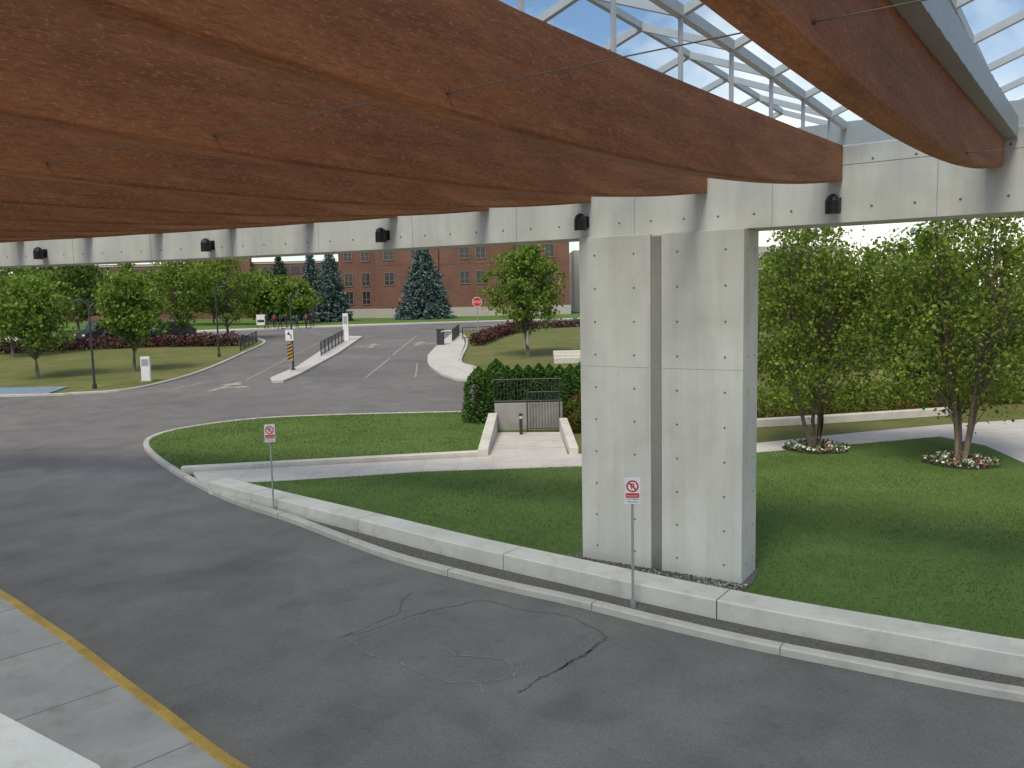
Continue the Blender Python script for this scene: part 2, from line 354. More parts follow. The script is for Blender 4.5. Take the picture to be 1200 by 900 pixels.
# traffic islands
sheet("median_island",[(-14.9,50.9),(-14.7,56.4),(-15.6,68),(-16.9,82.6),(-14.6,81.5),(-13.7,65.7),(-13.5,52.2),(-13.7,49.4),(-14.3,49.2)],.14,M['conc_path'],.14)
sheet("median_island",[(-5.9,58),(-6.3,62.3),(-6.3,68.9),(-5.9,82.9),(-4.6,80),(-3.95,70.7),(-3.75,58.0),(-2.55,54.3),(-2.15,48.2),(-3.2,48.4),(-4.4,51.1),(-5.4,55)],.14,M['conc_path'],.14)
sheet("blue_paving",[(-30.6,46.3),(-26.3,46.5),(-26.6,49.6),(-31,49.6)],.03,M['blue'])
# paint
mb=MB()
def pq(pts,): 
    k=len(mb.v); mb.v+=[(x,y,T(y)+.014) for x,y in pts]; mb.f.append(tuple(range(k,k+len(pts)))); mb.m.append(0)
def dash(x0,y0,x1,y1,w=.12):
    d=Vector((x1-x0,y1-y0)).normalized(); n=Vector((-d.y,d.x))*w/2; pq([(x0-n.x,y0-n.y),(x1-n.x,y1-n.y),(x1+n.x,y1+n.y),(x0+n.x,y0+n.y)])
def arrow(x,y,s,a,turn=0):
    ca,sa=math.cos(a),math.sin(a)
    tr=lambda L:[(x+s*(u*ca-w*sa),y+s*(u*sa+w*ca)) for u,w in L]
    pq(tr([(-.12,0),(.12,0),(.12,1.6),(-.12,1.6)])); pq(tr([(-.45,1.6),(.45,1.6),(0,2.6)]))
    if turn: pq(tr([(turn*.12,.7),(turn*.6,1.0),(turn*.6,1.25),(turn*.12,1.0)])); pq(tr([(turn*.6,.75),(turn*1.15,1.1),(turn*.6,1.5)]))
arrow(-17.0,46.3,1.5,math.radians(-8),1)
arrow(-12.0,70.5,1.5,math.radians(3),-1); arrow(-8.3,71.5,1.5,math.radians(-3),1)
dash(-9.0,50.5,-9.1,62,.12); dash(-9.2,64,-9.35,82,.12); dash(-19.5,47.6,-18.8,50.0,.14); dash(-16.4,51,-17.0,62,.1); dash(-17.1,62,-17.9,80,.1)
dash(-5.9,50.5,-6.6,58,.1)
mb.obj("road_markings",[M['worn']])
# cracks: irregular ribbons
mb=MB()
def crack(pts,w,mi):
    p=resample(pts,.05,False); p=p+rng.normal(0,.018,p.shape)+np.c_[np.sin(np.arange(len(p))*.31),np.cos(np.arange(len(p))*.23)]*.03; nn=normals(p); k=len(mb.v); ww=w*rng.uniform(.15,1.3,len(p))
    for q,n,a in zip(p,nn,ww): mb.v.append((q[0]+n[0]*a/2,q[1]+n[1]*a/2,.011)); mb.v.append((q[0]-n[0]*a/2,q[1]-n[1]*a/2,.011))
    for i in range(len(p)-1): mb.f.append((k+2*i,k+2*i+1,k+2*i+3,k+2*i+2)); mb.m.append(mi)
crack([(-2.75,12.3),(-2.3,12.6),(-1.8,13.1),(-1.2,13.5),(-.6,13.8)],.014,0)
crack([(1.35,12.1),(1.0,11.6),(.5,11.0),(0,10.45)],.035,0); crack([(1.35,12.1),(1.0,12.9),(.3,13.2),(-.6,13.8)],.014,0)
crack([(1.2,11.9),(.95,11.5),(.6,11.1)],.04,0)
crack([(-2.7,12.3),(-2.1,11.7),(-1.5,11.2),(-.9,10.75),(-.5,10.7),(-.45,10.4)],.026,1)
crack([(-1.25,11.9),(-.9,11.6),(-.4,11.55),(-.1,11.2),(.1,11.3),(-.1,10.9)],.026,1)
crack([(-.5,10.7),(0,10.95),(.2,11.2)],.02,1); crack([(-6,22),(-4.5,20),(-4.2,18)],.012,0)
crack([(-2.75,12.3),(-2.0,13.2),(-1.9,14.3)],.012,0); crack([(2.6,8.6),(3.3,7.9),(4.6,7.7)],.012,0)
mb.obj("pavement_cracks",[M['crackd'],M['crackl']])

# ------------------------------------------------------------ grass blades
def inside(px,py,poly):
    poly=np.array(poly); c=np.zeros(len(px),bool); j=len(poly)-1
    for i in range(len(poly)):
        xi,yi=poly[i]; xj,yj=poly[j]
        if yi!=yj:
            c^=((yi>py)!=(yj>py))&(px<(xj-xi)*(py-yi)/(yj-yi)+xi)
        j=i
    return c
PL=Vector((1.3,15.62,0)); PR=Vector((3.92,13.98,0)); pd=(PR-PL).normalized(); W=(PR-PL).length; ang=math.atan2(pd.y,pd.x)
gb=[]
for (x,y) in ((-.35,-.45),(W+.12,-.45),(W+.15,.2),(W+.05,.95),(-.1,.95)):
    q=PL+Matrix.Rotation(ang,3,'Z')@Vector((x,y,0)); gb.append((q.x,q.y))
def blades(poly,n,x0,x1,y0,y1,h,w):
    x=rng.uniform(x0,x1,n); y=rng.uniform(y0,y1,n); k=inside(x,y,poly)&~inside(x,y,gb); x=x[k]; y=y[k]; n=len(x)
    a=rng.uniform(0,2*np.pi,n); hh=h*rng.uniform(.5,1.3,n); l=rng.normal(0,.7,(n,2))*hh[:,None]
    dx=np.cos(a)*w/2; dy=np.sin(a)*w/2; z=np.full(n,.103)
    return np.stack([np.c_[x-dx,y-dy,z],np.c_[x+dx,y+dy,z],np.c_[x+l[:,0],y+l[:,1],z+hh]],1)
V=np.concatenate([blades(LM,130000,-8,14,9.5,28,.05,.016),blades(islp,40000,-14,2.2,25,37,.055,.024)])
n=len(V); me=bpy.data.meshes.new("grass"); me.vertices.add(3*n); me.vertices.foreach_set('co',V.reshape(-1)); me.loops.add(3*n)
me.loops.foreach_set('vertex_index',np.arange(3*n,dtype=np.int32)); me.polygons.add(n); me.polygons.foreach_set('loop_start',np.arange(0,3*n,3,dtype=np.int32))
me.update(calc_edges=True); me.materials.append(M['blade']); link(bpy.data.objects.new("grass",me))

# ------------------------------------------------------------ canopy structure
def ry(x): return 15.75-.567*(x-1.3)-.01*(x-1.3)**2
RX=np.arange(-26,17,.5); RP=np.c_[RX,[ry(x) for x in RX]]
ring=empty("concrete_ring_beam")
mb=MB(); sweep(mb,RP,csec(0,.85,6.25,7.45,.02),terr=False); mb.obj("beam",[M['concrete']],ring)
RD=np.r_[0,np.cumsum(np.linalg.norm(np.diff(RP,axis=0),axis=1))]
def rat(s): return np.array([np.interp(s,RD,RP[:,0]),np.interp(s,RD,RP[:,1])])
def rtan(s): t=rat(s+.05)-rat(s-.05); return t/np.linalg.norm(t)
mbj=MB(); mbh=MB()
def disc(mb,c,nrm,r,n=10,d=.004):
    nrm=Vector(nrm).normalized(); a=nrm.cross(Vector((0,0,1))).normalized(); b=nrm.cross(a); c=Vector(c)+nrm*d
    k=len(mb.v); mb.v+=[tuple(c+(a*math.cos(2*math.pi*i/n)+b*math.sin(2*math.pi*i/n))*r) for i in range(n)]; mb.f.append(tuple(range(k,k+n))); mb.m.append(0)
s=.3
while s<RD[-1]-.3:
    p=rat(s); t=rtan(s); nr=(t[1],-t[0])
    for z in (6.48,7.2): disc(mbh,(p[0],p[1],z),(nr[0],nr[1],0),.02)
    s+=.61
s=.6
while s<RD[-1]-.3:
    p=rat(s); t=rtan(s); a=math.atan2(t[1],t[0]); mt=Matrix.Translation((p[0],p[1],0))@Matrix.Rotation(a,4,'Z')
    mbj.box(-.005,.005,-.004,.02,6.26,7.44,0,mt); s+=2.44
mbj.obj("joints",[M['fjoint']],ring); mbh.obj("tie_holes",[M['hole']],ring)
# pillar
pil=empty("concrete_pillar",(PL.x,PL.y,0),ang)
mb=MB(); mb.box(0,1.42,0,.88,0,6.246); mb.box(1.62,W,0,.88,0,6.246); mb.box(1.42,1.62,.06,.86,0,6.246); mb.obj("shaft",[M['concrete']],pil,bevel=.012)
mb=MB(); mb.box(1.425,1.615,.006,.058,.1,6.2); mb.obj("steel_strip",[M['steel']],pil)
mbh=MB()
for x in (.32,1.1,1.92,2.78):
    for i in range(10): disc(mbh,(x,0,.42+i*.61),(0,-1,0),.02)
for x in (.25,.66):
    for i in range(10): disc(mbh,(W,x,.42+i*.61),(1,0,0),.02)
mbh.obj("tie_holes",[M['hole']],pil)
mbj=MB(); mbj.box(.01,1.41,-.003,.01,3.86,3.866); mbj.box(1.63,W-.01,-.003,.01,3.86,3.866)
mbj.obj("joints",[M['fjoint']],pil)
sheet("gravel_bed",gb,.13,M['gravel'],.04)
C=[]
for i in range(2600):
    x=random.uniform(-.35,W+.12); y=random.uniform(-.45,0) ; q=PL+Matrix.Rotation(ang,3,'Z')@Vector((x,y,0)); C.append((q.x,q.y,.14))
M['peb']=leafmat("pebbles",[(0,(.10,.09,.08)),(.5,(.25,.23,.2)),(1,(.5,.48,.45))],0)
quads("gravel_stones",np.array(C),.04,M['peb'],aspect=.9)

# brown beams
D=Vector((.575,.818,0)).normalized(); bang=math.atan2(-D.y,-D.x)
sA=float(np.interp(5.31,RP[:,0],RD))-.14; Lb=18.0
def zb(t): u=(t-9)/9; return 6.34+.55*u*u
def zt(t): u=abs((t-9)/9); return 7.16+.28*u**1.3
for k in range(-13,3):
    s=sA+2.19*k
    if s<.5: continue
    p=rat(s); o=Vector((p[0],p[1],0))-D*.02
    par=empty("canopy_beam",(o.x,o.y,0),bang)
    mb=MB(); n=40; hw=.11
    for i in range(n+1):
        t=Lb*i/n; b_=zb(t); t_=zt(t)
        for y,z in ((-hw,b_+.025),(-hw+.025,b_),(hw-.025,b_),(hw,b_+.025),(hw,t_),(-hw,t_)): mb.v.append((t,y,z))
    for i in range(n):
        for j in range(6): mb.f.append((i*6+j,i*6+(j+1)%6,(i+1)*6+(j+1)%6,(i+1)*6+j)); mb.m.append(0)
    mb.f.append(tuple(range(6))); mb.f.append(tuple(n*6+j for j in reversed(range(6)))); mb.m+=[0,0]
    mb.obj("girder",[M['brown']],par)
    mb=MB()
    for i in range(13):
        t=.4+1.4*i; mb.tube([(t,0,zt(t)-.02),(t,0,7.9)],.028,6)
    mb.obj("roof_posts",[M['frame']],par)
    s2=sA+2.19*(k+1); p2=rat(s2); off=Vector((p2[0]-p[0],p2[1]-p[1],0)); across=off-D*off.dot(D)
    loc=Matrix.Rotation(-bang,3,'Z')@across; y1=loc.y
    mb=MB()
    for t,z in ((4.15,6.56),(9.8,6.46)):
        mb.tube([(t,math.copysign(hw,y1),z),(t,y1-math.copysign(hw,y1),z)],.004,6)
        mb.tube([(t,math.copysign(hw,y1),z),(t,math.copysign(hw+.02,y1),z)],.014,8)
    mb.obj("tie_rods",[M['rod']],par)
    if k==1:
        sgn=math.copysign(1,y1); mb=MB()
        for i in range(n):
            t0=Lb*i/n; t1=Lb*(i+1)/n
            ys_=sorted((sgn*(hw+.004),sgn*(hw+.16))); mb.box(t0,t1,ys_[0],ys_[1],zt((t0+t1)/2)-.16,zt((t0+t1)/2)+.12)
        mb.obj("steel_gutter",[M['galv']],par)
# glass roof: purlins follow the ring, rafters follow the beams
roof=empty("glass_roof")
def rz(t): u=(t-9)/9; return 8.02-.10*u*u
mbg=MB(); mbf=MB()
ks=[k for k in range(-13,3) if sA+2.19*k>.5]
hs=[]
for k in ks:
    hs.append((sA+2.19*k,0.0)); hs.append((sA+2.19*(k+.5),.42))
hs=hs[:-1]
def rp(s,t,dz=0):
    p=rat(s); return Vector((p[0]-D.x*t,p[1]-D.y*t,rz(t)+dz))
ts=[-.8]+[.4+1.4*i for i in range(13)]+[18.2]
def bar(mb,a,b,w,h):
    d=(b-a).normalized(); sd_=d.cross(Vector((0,0,1))).normalized()*w/2; u=Vector((0,0,h/2))
    v=[a-sd_-u,a+sd_-u,a+sd_+u,a-sd_+u,b-sd_-u,b+sd_-u,b+sd_+u,b-sd_+u]
    mb.add(v,[(0,1,2,3),(7,6,5,4),(0,4,5,1),(1,5,6,2),(2,6,7,3),(3,7,4,0)])
for (s,h) in hs:
    tt=np.linspace(-.8,18.2,8)
    for i in range(7): bar(mbf,rp(s,tt[i],h-.07),rp(s,tt[i+1],h-.07),.08 if h==0 else .06,.11 if h==0 else .08)
for t in ts:
    for i in range(len(hs)-1):
        bar(mbf,rp(hs[i][0],t,hs[i][1]-.075),rp(hs[i+1][0],t,hs[i+1][1]-.075),.07,.09)
for i in range(len(hs)-1):
    for j in range(len(ts)-1):
        a=rp(hs[i][0],ts[j],hs[i][1]); b=rp(hs[i+1][0],ts[j],hs[i+1][1]); c=rp(hs[i+1][0],ts[j+1],hs[i+1][1]); d=rp(hs[i][0],ts[j+1],hs[i][1])
        mbg.add([a,b,c,d],[(0,1,2,3)])
mbf.obj("frames",[M['frame']],roof); mbg.obj("panes",[M['glass']],roof)
mb=MB(); sweep(mb,offset(RP,.5),csec(0,.2,7.45,7.9,.01),terr=False); mb.obj("closing_upstand",[M['galv']],roof)

# floodlights on the ring
for x in (5.2,1.42,-2.6,-7.0,-11.9):
    s=float(np.interp(x,RP[:,0],RD)); p=rat(s); t=rtan(s); a=math.atan2(t[1],t[0])
    e=empty("wall_floodlight",(p[0],p[1],6.52),a); mb=MB()
    mb.tube([(0,-.2,-.14),(0,-.2,.06),(0,-.2,.13),(0,-.2,.165)],[.115,.115,.085,.03],14)
    mb.box(-.06,.06,-.2,0,.0,.07); mb.box(-.09,.09,-.03,0,-.09,.12)
    mb.obj("housing",[M['black']],e)
    mb=MB(); mb.tube([(0,-.2,-.143),(0,-.2,-.13)],.09,14); mb.obj("lens",[M['glassd']],e)

# ------------------------------------------------------------ signs and lamps
def text(s,loc,size,mat,parent):
    c=bpy.data.curves.new("text","FONT"); c.body=s; c.size=size; c.align_x='CENTER'; c.extrude=.001; c.materials.append(mat)
    o=bpy.data.objects.new("lettering",c); o.location=loc; o.rotation_euler=(math.pi/2,0,0); link(o,parent)
def ringm(mb,cx,y,cz,r0,r1,n=28,mi=0):
    k=len(mb.v)
    for i in range(n):
        a=2*math.pi*i/n
        for r in (r0,r1): mb.v.append((cx+r*math.cos(a),y,cz+r*math.sin(a)))
    for i in range(n):
        j=(i+1)%n; mb.f.append((k+2*i,k+2*i+1,k+2*j+1,k+2*j)); mb.m.append(mi)
def nopark(x,y,rz,h=2.2):
    e=empty("no_parking_sign",(x,y,0),rz); mb=MB(); mb.tube([(0,0,0),(0,0,h)],.022,8); mb.tube([(0,0,0),(0,0,.16)],[.06,.045],8)
    mb.obj("post",[M['galv']],e)
    mb=MB(); mb.box(-.125,.125,-.045,-.03,h-.42,h+.02); mb.obj("plate",[M['white']],e,bevel=.004)
    mb=MB(); ringm(mb,0,-.048,h-.12,.075,.1); mt=Matrix.Translation((0,-.049,h-.12))@Matrix.Rotation(math.radians(45),4,'Y'); mb.box(-.085,.085,-.001,.001,-.012,.012,0,mt)
    mb.box(-.11,.11,-.048,-.046,h-.31,h-.235); mb.obj("red_symbol",[M['red']],e)
    text("P",(0,-.047,h-.165),.13,M['black'],e); text("FIRE ROUTE",(0,-.0495,h-.29),.036,M['white'],e)
    text("NO STOPPING",(0,-.047,h-.345),.03,M['black'],e); text("TOW AWAY",(0,-.047,h-.39),.03,M['black'],e)
nopark(1.93,13.28,math.radians(-6)); nopark(-5.93,19.98,math.radians(12),2.2)
def lamp(x,y,h,side=-1):
    e=empty("street_lamp",(x,y,T(y))); mb=MB()
    mb.tube([(0,0,0),(0,0,.25),(0,0,.26),(0,0,h)],[.13,.13,.075,.05],10)
    mb.tube([(0,0,h-.35),(side*.25,0,h-.1),(side*.7,0,h)],.03,6); mb.obj("pole",[M['darkgrey']],e)
    mb=MB(); mb.tube([(side*.55,0,h-.10),(side*.55,0,h-.02),(side*.55,0,h+.08)],[.26,.27,.08],14); mb.obj("lamp_head",[M['darkgrey']],e)
lamp(-24.6,48.6,5.2); lamp(-23.2,65.7,5.5,1); lamp(-14.4,54.5,5.1,1)
e=empty("hazard_marker_sign",(-14.2,53.2,T(53.2)+.14)); mb=MB(); mb.tube([(0,0,0),(0,0,2.9)],.03,8); mb.obj("post",[M['galv']],e)
mb=MB(); mb.box(-.17,.17,-.06,-.035,.75,1.9); mb.obj("yellow_board",[M['yellow']],e)
mb=MB()
for i in range(5):
    z=.82+i*.22; mb.add([(-.17,-.064,z),(.17,-.064,z+.14),(.17,-.064,z+.24 if z+.24<1.9 else 1.9),(-.17,-.064,z+.1)],[(0,1,2,3)])
mb.obj("black_stripes",[M['black']],e)
mb=MB(); mb.box(-.25,.25,-.06,-.035,2.05,2.75); mb.obj("white_board",[M['white']],e)
mb=MB(); mb.add([(.08,-.064,2.15),(.14,-.064,2.15),(.14,-.064,2.42),(-.02,-.064,2.52),(-.06,-.064,2.48),(.08,-.064,2.38)],[(0,1,2,3,4,5)]); mb.add([(-.16,-.064,2.45),(.02,-.064,2.42),(.0,-.064,2.65)],[(0,1,2)]); mb.obj("arrow",[M['black']],e)
e=empty("stop_sign",(-2.9,72.9,T(72.9))); mb=MB(); mb.tube([(0,0,0),(0,0,4.0)],.045,8); mb.obj("post",[M['galv']],e)
mb=MB()
def octo(r,y0,y1,mi):
    k=[(r*math.cos(math.radians(22.5+45*i)),r*math.sin(math.radians(22.5+45*i))) for i in range(8)]
    v=[(a,y0,3.6+b) for a,b in k]+[(a,y1,3.6+b) for a,b in k]; mb.add(v,[tuple(range(8)),tuple(range(15,7,-1))]+[(i,i+8,(i+1)%8+8,(i+1)%8) for i in range(8)],mi)
octo(.45,-.06,-.05,1); octo(.41,-.066,-.061,0); mb.obj("octagon",[M['red'],M['white']],e); text("STOP",(0,-.07,3.49),.3,M['white'],e)
for x,y,w,h in ((-22.7,51.3,.55,1.55),(-15.4,77.5,.5,2.6)):
    e=empty("pylon_sign",(x,y,T(y))); mb=MB(); mb.box(-w/2,w/2,-.1,.1,.08,h); mb.box(-w/2-.05,w/2+.05,-.14,.14,0,.08,1); mb.box(-w/2+.06,w/2-.06,-.104,-.1,h*.62,h*.9,2); mb.obj("panel",[M['white'],M['kerb'],M['galv']],e)
e=empty("notice_board",(-28.9,96.2,T(96.2))); mb=MB(); mb.box(-.5,.5,-.05,.05,.5,1.7); mb.box(-.45,-.38,-.04,.04,0,.5,1); mb.box(.38,.45,-.04,.04,0,.5,1); mb.box(-.4,.4,-.056,-.05,.8,1.1,1); mb.obj("board",[M['white'],M['darkgrey']],e)
def fence(x0,y0,x1,y1,h=1.05):
    a=Vector((x0,y0,T(y0)+.14)); b=Vector((x1,y1,T(y1)+.14)); L=(b-a).length; n=int(L/.3); e=empty("metal_fence"); mb=MB()
    for i in range(n+1):
        p=a.lerp(b,i/n); mb.tube([p,p+Vector((0,0,h))],.045 if i%6==0 else .015,5)
    for z in (.12,h): mb.tube([a+Vector((0,0,z)),b+Vector((0,0,z))],.03,5)
    mb.obj("bars",[M['darkgrey']],e)
fence(-14.6,63.5,-15.3,76); fence(-22.4,68.5,-23.4,76.5); fence(-5.2,73.5,-5.0,80.5); fence(-4.4,75.5,-1.9,76.5)
e=empty("barrier_gate",(-6.0,70.5,T(70.5)+.14)); mb=MB(); mb.box(-.3,.3,-.25,.25,0,1.25); mb.box(-.34,.34,-.29,.29,1.25,1.33); mb.tube([(.1,-.28,1.05),(.12,-.28,1.15),(.9,-.28,1.2)],.04,6,1); mb.obj("cabinet",[M['darkgrey'],M['white']],e)
e=empty("concrete_steps",(3.9,56,T(56)))
mb=MB()
for i in range(3): mb.box(-1.0,1.3,i*.4,.8+i*.4,0 if i==0 else .2*i+.003,.2*(i+1)+.2)
mb.obj("steps",[M['conc_lt']],e,bevel=.02)

# ------------------------------------------------------------ vegetation
def tree(name,x,y,H,R,base,nclump,per,ls,lm,bark,stems=1,seed=0,spread=.0,csize=.45,wrap=False,droop=0,z0=None,pointy=0.0):
    rg=np.random.default_rng(seed+100); e=empty(name,(x,y,T(y) if z0 is None else z0)); 
    cz=(H+base)/2; hz=(H-base)/2; C=[]
    while len(C)<nclump:
        u=rg.normal(size=3); u/=np.linalg.norm(u); r=rg.uniform(.15,1.1)**.5
        p=u*r*np.array([R,R,hz]); ang_=math.atan2(p[1],p[0]); wob=1+.2*math.sin(3*ang_+seed)+.16*math.sin(7*ang_+2*seed+p[2]*1.5)
        wob*=1-pointy*max(0,p[2]/hz)**1.5
        p[:2]*=wob
        if p[2]<-.3*hz and rg.random()<.2: continue
        C.append(p+np.array([0,0,cz]))
    C=np.array(C); mb=MB(); tips=[]
    for s in range(stems):
        a=2*math.pi*s/stems+seed; sp=spread*(.7+.6*rg.random())
        b0=Vector((.1*math.cos(a)*(stems>1),.1*math.sin(a)*(stems>1),-.05)); top=Vector((math.cos(a)*sp*R*.9,math.sin(a)*sp*R*.9,base+(H-base)*.72))
        m1=b0.lerp(top,.3)+Vector((rg.normal(0,.1),rg.normal(0,.1),0)); m2=b0.lerp(top,.65)+Vector((rg.normal(0,.15),rg.normal(0,.15),0))
        r0=(.032 if stems==1 else .0165)*H**.9*.55; mb.tube([b0,b0.lerp(m1,.5)+Vector((rg.normal(0,.03),rg.normal(0,.03),0)),m1,m2,top],[r0*1.35,r0*1.05,r0,r0*.6,r0*.2],8); tips.append((b0,m1,m2,top,r0))
    for c in C:
        c=Vector(c); best=min(tips,key=lambda q:(Vector((q[3].x,q[3].y,0))-Vector((c.x,c.y,0))).length)
        zf=max(.15,min(.9,(c.z-1.0)/(best[3].z+.01)*.75)); 
        st=best[0].lerp(best[1],zf/.33) if zf<.33 else (best[1].lerp(best[2],(zf-.33)/.33) if zf<.66 else best[2].lerp(best[3],(zf-.66)/.34))
        if st.z<base*.6: st=best[0].lerp(best[1],.9)
        md=st.lerp(c,.55)+Vector((0,0,.12*(c-st).length*rg.random())); mb.tube([st,md,c],[best[4]*.28,best[4]*.14,.006],4,cap=False)
    mb.obj("trunk",[M[bark]],e,smooth=True)
    if wrap:
        m2=MB(); m2.tube([(0,0,0),(0,0,1.9)],.11,10); m2.obj("trunk_wrap",[M['wrap']],e)
    n=nclump*per; idx=np.repeat(np.arange(nclump),per); sz=csize*rg.uniform(.5,1.5,nclump)[idx]
    off=rg.normal(size=(n,3))*sz[:,None]*np.array([.66,.66,.42]); P=C[idx]+off; P[:,2]-=droop*np.abs(rg.normal(size=n))*.3
    quads("foliage",P,ls,M[lm],e,aspect=.7); return e
tree("birch_tree",9.75,26.3,7.8,2.3,1.6,230,68,.13,'birch','birchbark',4,3,.5,.40,droop=.9,z0=.1,pointy=.25)
tree("birch_tree",13.0,23.7,8.0,2.4,1.5,245,68,.13,'birch','birchbark',4,5,.5,.40,droop=.9,z0=.1,pointy=.25)
for x,y,H,R,b,sd in ((-26,56.9,6.7,1.8,2.0,1),(-31.1,54.2,6.7,2.2,1.8,2),(-30.5,76.6,8.8,2.8,1.7,3),(-27.4,80.3,9.0,3.1,1.7,4),(-41.7,69.3,7.9,2.9,1.7,6),(-36.5,80,7.6,2.6,1.7,8)):
    tree("locust_tree",x,y,H,R,b,120,42,.27,'locust','bark',1,sd,0,.45,pointy=.3)
tree("maple_tree",1.2,60.9,8.4,2.5,1.9,150,52,.26,'locust','bark',1,11,0,.45,wrap=True,pointy=.35)
for x,y,H,R,sd in ((-52,100,9,4,21),(-40,112,8,4,22),(-66,112,10,5,23),(-50,88,7.5,3,24),(-34,112,7,3.2,26),(-58,80,8.5,3.4,27),(-28.5,110,6,2.6,28),(-75,105,10,5,29),(-46,118,9,4.5,30)):
    tree("deciduous_tree",x,y,H,R,1.2,80,45,.5,'dkleaf' if sd%2 else 'locust','bark',1,sd,0,.8,pointy=.3)
for x,y,H,R,sd in ((13.0,38,7.2,2.8,31),(19.5,37,6.8,2.9,32),(25.5,36,7.6,3.0,33),(12.5,50,8.0,3.2,34),(22.5,50,7.6,3.4,35),(32,48,8.5,3.8,36),(17.5,62,8.2,3.8,37),(30,62,9,4.5,38),(9.5,44,6.4,2.0,39)):
    tree("deciduous_tree",x,y,H,R,.6,80,48,.30,'dkleaf' if sd%2==0 else 'birch','bark',1,sd,0,.7,pointy=.4)
def spruce(x,y,H,R,mt,sd):
    rg=np.random.default_rng(sd); e=empty("spruce_tree",(x,y,T(y))); mb=MB(); mb.tube([(0,0,0),(0,0,H*.97)],[.2,.03],8); P=[]
    z=.3
    while z<H:
        r=R*(1-z/H)**.8*rg.uniform(.88,1.1)+.08; nb=max(5,int(15*r/R)+5)
        for i in range(nb):
            a=2*math.pi*i/nb+rg.uniform(0,.5); rr=r*rg.uniform(.8,1.1); mb.tube([(0,0,z),(rr*.95*math.cos(a),rr*.95*math.sin(a),z-.12*rr)],[.03,.008],3,cap=False)
            k=int(34*rr/R)+8; u=rg.uniform(.2,1,k)**.6
            P.append(np.c_[rr*u*math.cos(a)+rg.normal(0,.17,k),rr*u*math.sin(a)+rg.normal(0,.17,k),z-.14*rr*u+rg.normal(0,.13,k)])
        z+=.32
    mb.obj("trunk",[M['bark']],e); quads("needles",np.concatenate(P),.40,M[mt],e,squash=.4,aspect=.7)
spruce(-34.2,124,9.6,2.5,'spruce',1); spruce(-31.0,130,10.5,2.4,'bspruce',2); spruce(-25.4,118,10.2,2.9,'bspruce',3); spruce(-12.6,122,11.2,4.7,'bspruce',4)
def bush(name,path,w,h,n,ls,mt,z0=None):
    """volume of leaves along a path"""
    p=np.array(path,float)
    d=np.r_[0,np.cumsum(np.linalg.norm(np.diff(p,axis=0),axis=1))]; s=rng.uniform(0,d[-1],n); x=np.interp(s,d,p[:,0]); y=np.interp(s,d,p[:,1])
    u=rng.normal(size=(n,3)); u/=np.linalg.norm(u,axis=1)[:,None]; r=rng.uniform(.55,1,n)**.4
    rad=np.full(n,w); z=u[:,2]*.5*r+.5
    hh=h*(1+.14*np.sin(s*2.1)+.08*np.sin(s*5.3)+.05*rng.normal(size=n))
    base=np.array([T(v) for v in y]) if z0 is None else z0
    P=np.c_[x+u[:,0]*r*rad,y+u[:,1]*r*rad,base+z*hh]
    return quads(name,P,ls,M[mt])
def cone_cedar(x,y,h,r,n=3600):
    t=rng.uniform(0,1,n); a=rng.uniform(0,2*np.pi,n); prof=r*np.clip(np.minimum(1,.86+t*1.2)*(1-t**5),.03,1); rr=prof*rng.uniform(.72,1.05,n)*(1+.08*np.sin(4*a+9*t))
    P=np.c_[rr*np.cos(a),rr*np.sin(a),t*h]; e=empty("cedar_tree",(x,y,T(y)+.05)); mb=MB(); mb.tube([(0,0,0),(0,0,h*.85)],[r*.5,.08],8); mb.obj("trunk",[M['soil']],e); quads("foliage",P,.12,M['cedar'],e)
cone_cedar(-1.35,33.6,2.3,.66); cone_cedar(-.65,35.0,2.5,.7)
for i in range(11): cone_cedar(-.2+.46*i,35.7+.08*i,2.1+.12*random.random(),.5,2400)
cone_cedar(2.35,33.6,2.15,.5,2600); cone_cedar(3.1,34.0,2.1,.5,2600)
bush("red_shrub",[(2.6,31.7),(3.4,32.1)],.7,1.3,2600,.13,'redgreen'); bush("red_shrub",[(2.3,31.0),(2.5,31.1)],.35,.7,700,.1,'redgreen')
bush("purple_hedge",[(-46,71.5),(-40.7,74.2),(-32,76.0),(-24.2,75.2)],.8,1.1,7000,.24,'purple'); bush("purple_hedge",[(-60,64),(-46,71.5)],.8,1.1,3500,.25,'purple')
bush("purple_hedge",[(-3.0,70.2),(-1.2,79),(1.0,86)],.7,1.0,4500,.22,'purple'); bush("purple_hedge",[(1.0,88),(8,90.5),(14,92.5)],.6,.8,2600,.24,'purple')
bush("garden_shrubs",[(8.8,34.2),(13,35.0),(19,36.4),(26,37.4)],1.0,1.2,7000,.2,'birch'); bush("garden_shrubs",[(9,32.4),(12,32.9),(18,34.3)],.4,.5,3500,.13,'redgreen')
for x,y in ((9.75,26.3),(13.0,23.7)):
    c=[(x+1.0*math.cos(a)*(1+.06*math.sin(5*a)),y+.95*math.sin(a)) for a in np.linspace(0,2*math.pi,28)[:-1]]
    sheet("mulch_bed",c,.125,M['soil'],.03)
    a=rng.uniform(0,2*np.pi,800); r=rng.uniform(.4,1.0,800); P=np.c_[x+r*np.cos(a),y+r*np.sin(a),.16+.22*rng.random(800)*(1-.5*r)]
    quads("flower_bed",P,.085,M['flower'],aspect=.9)

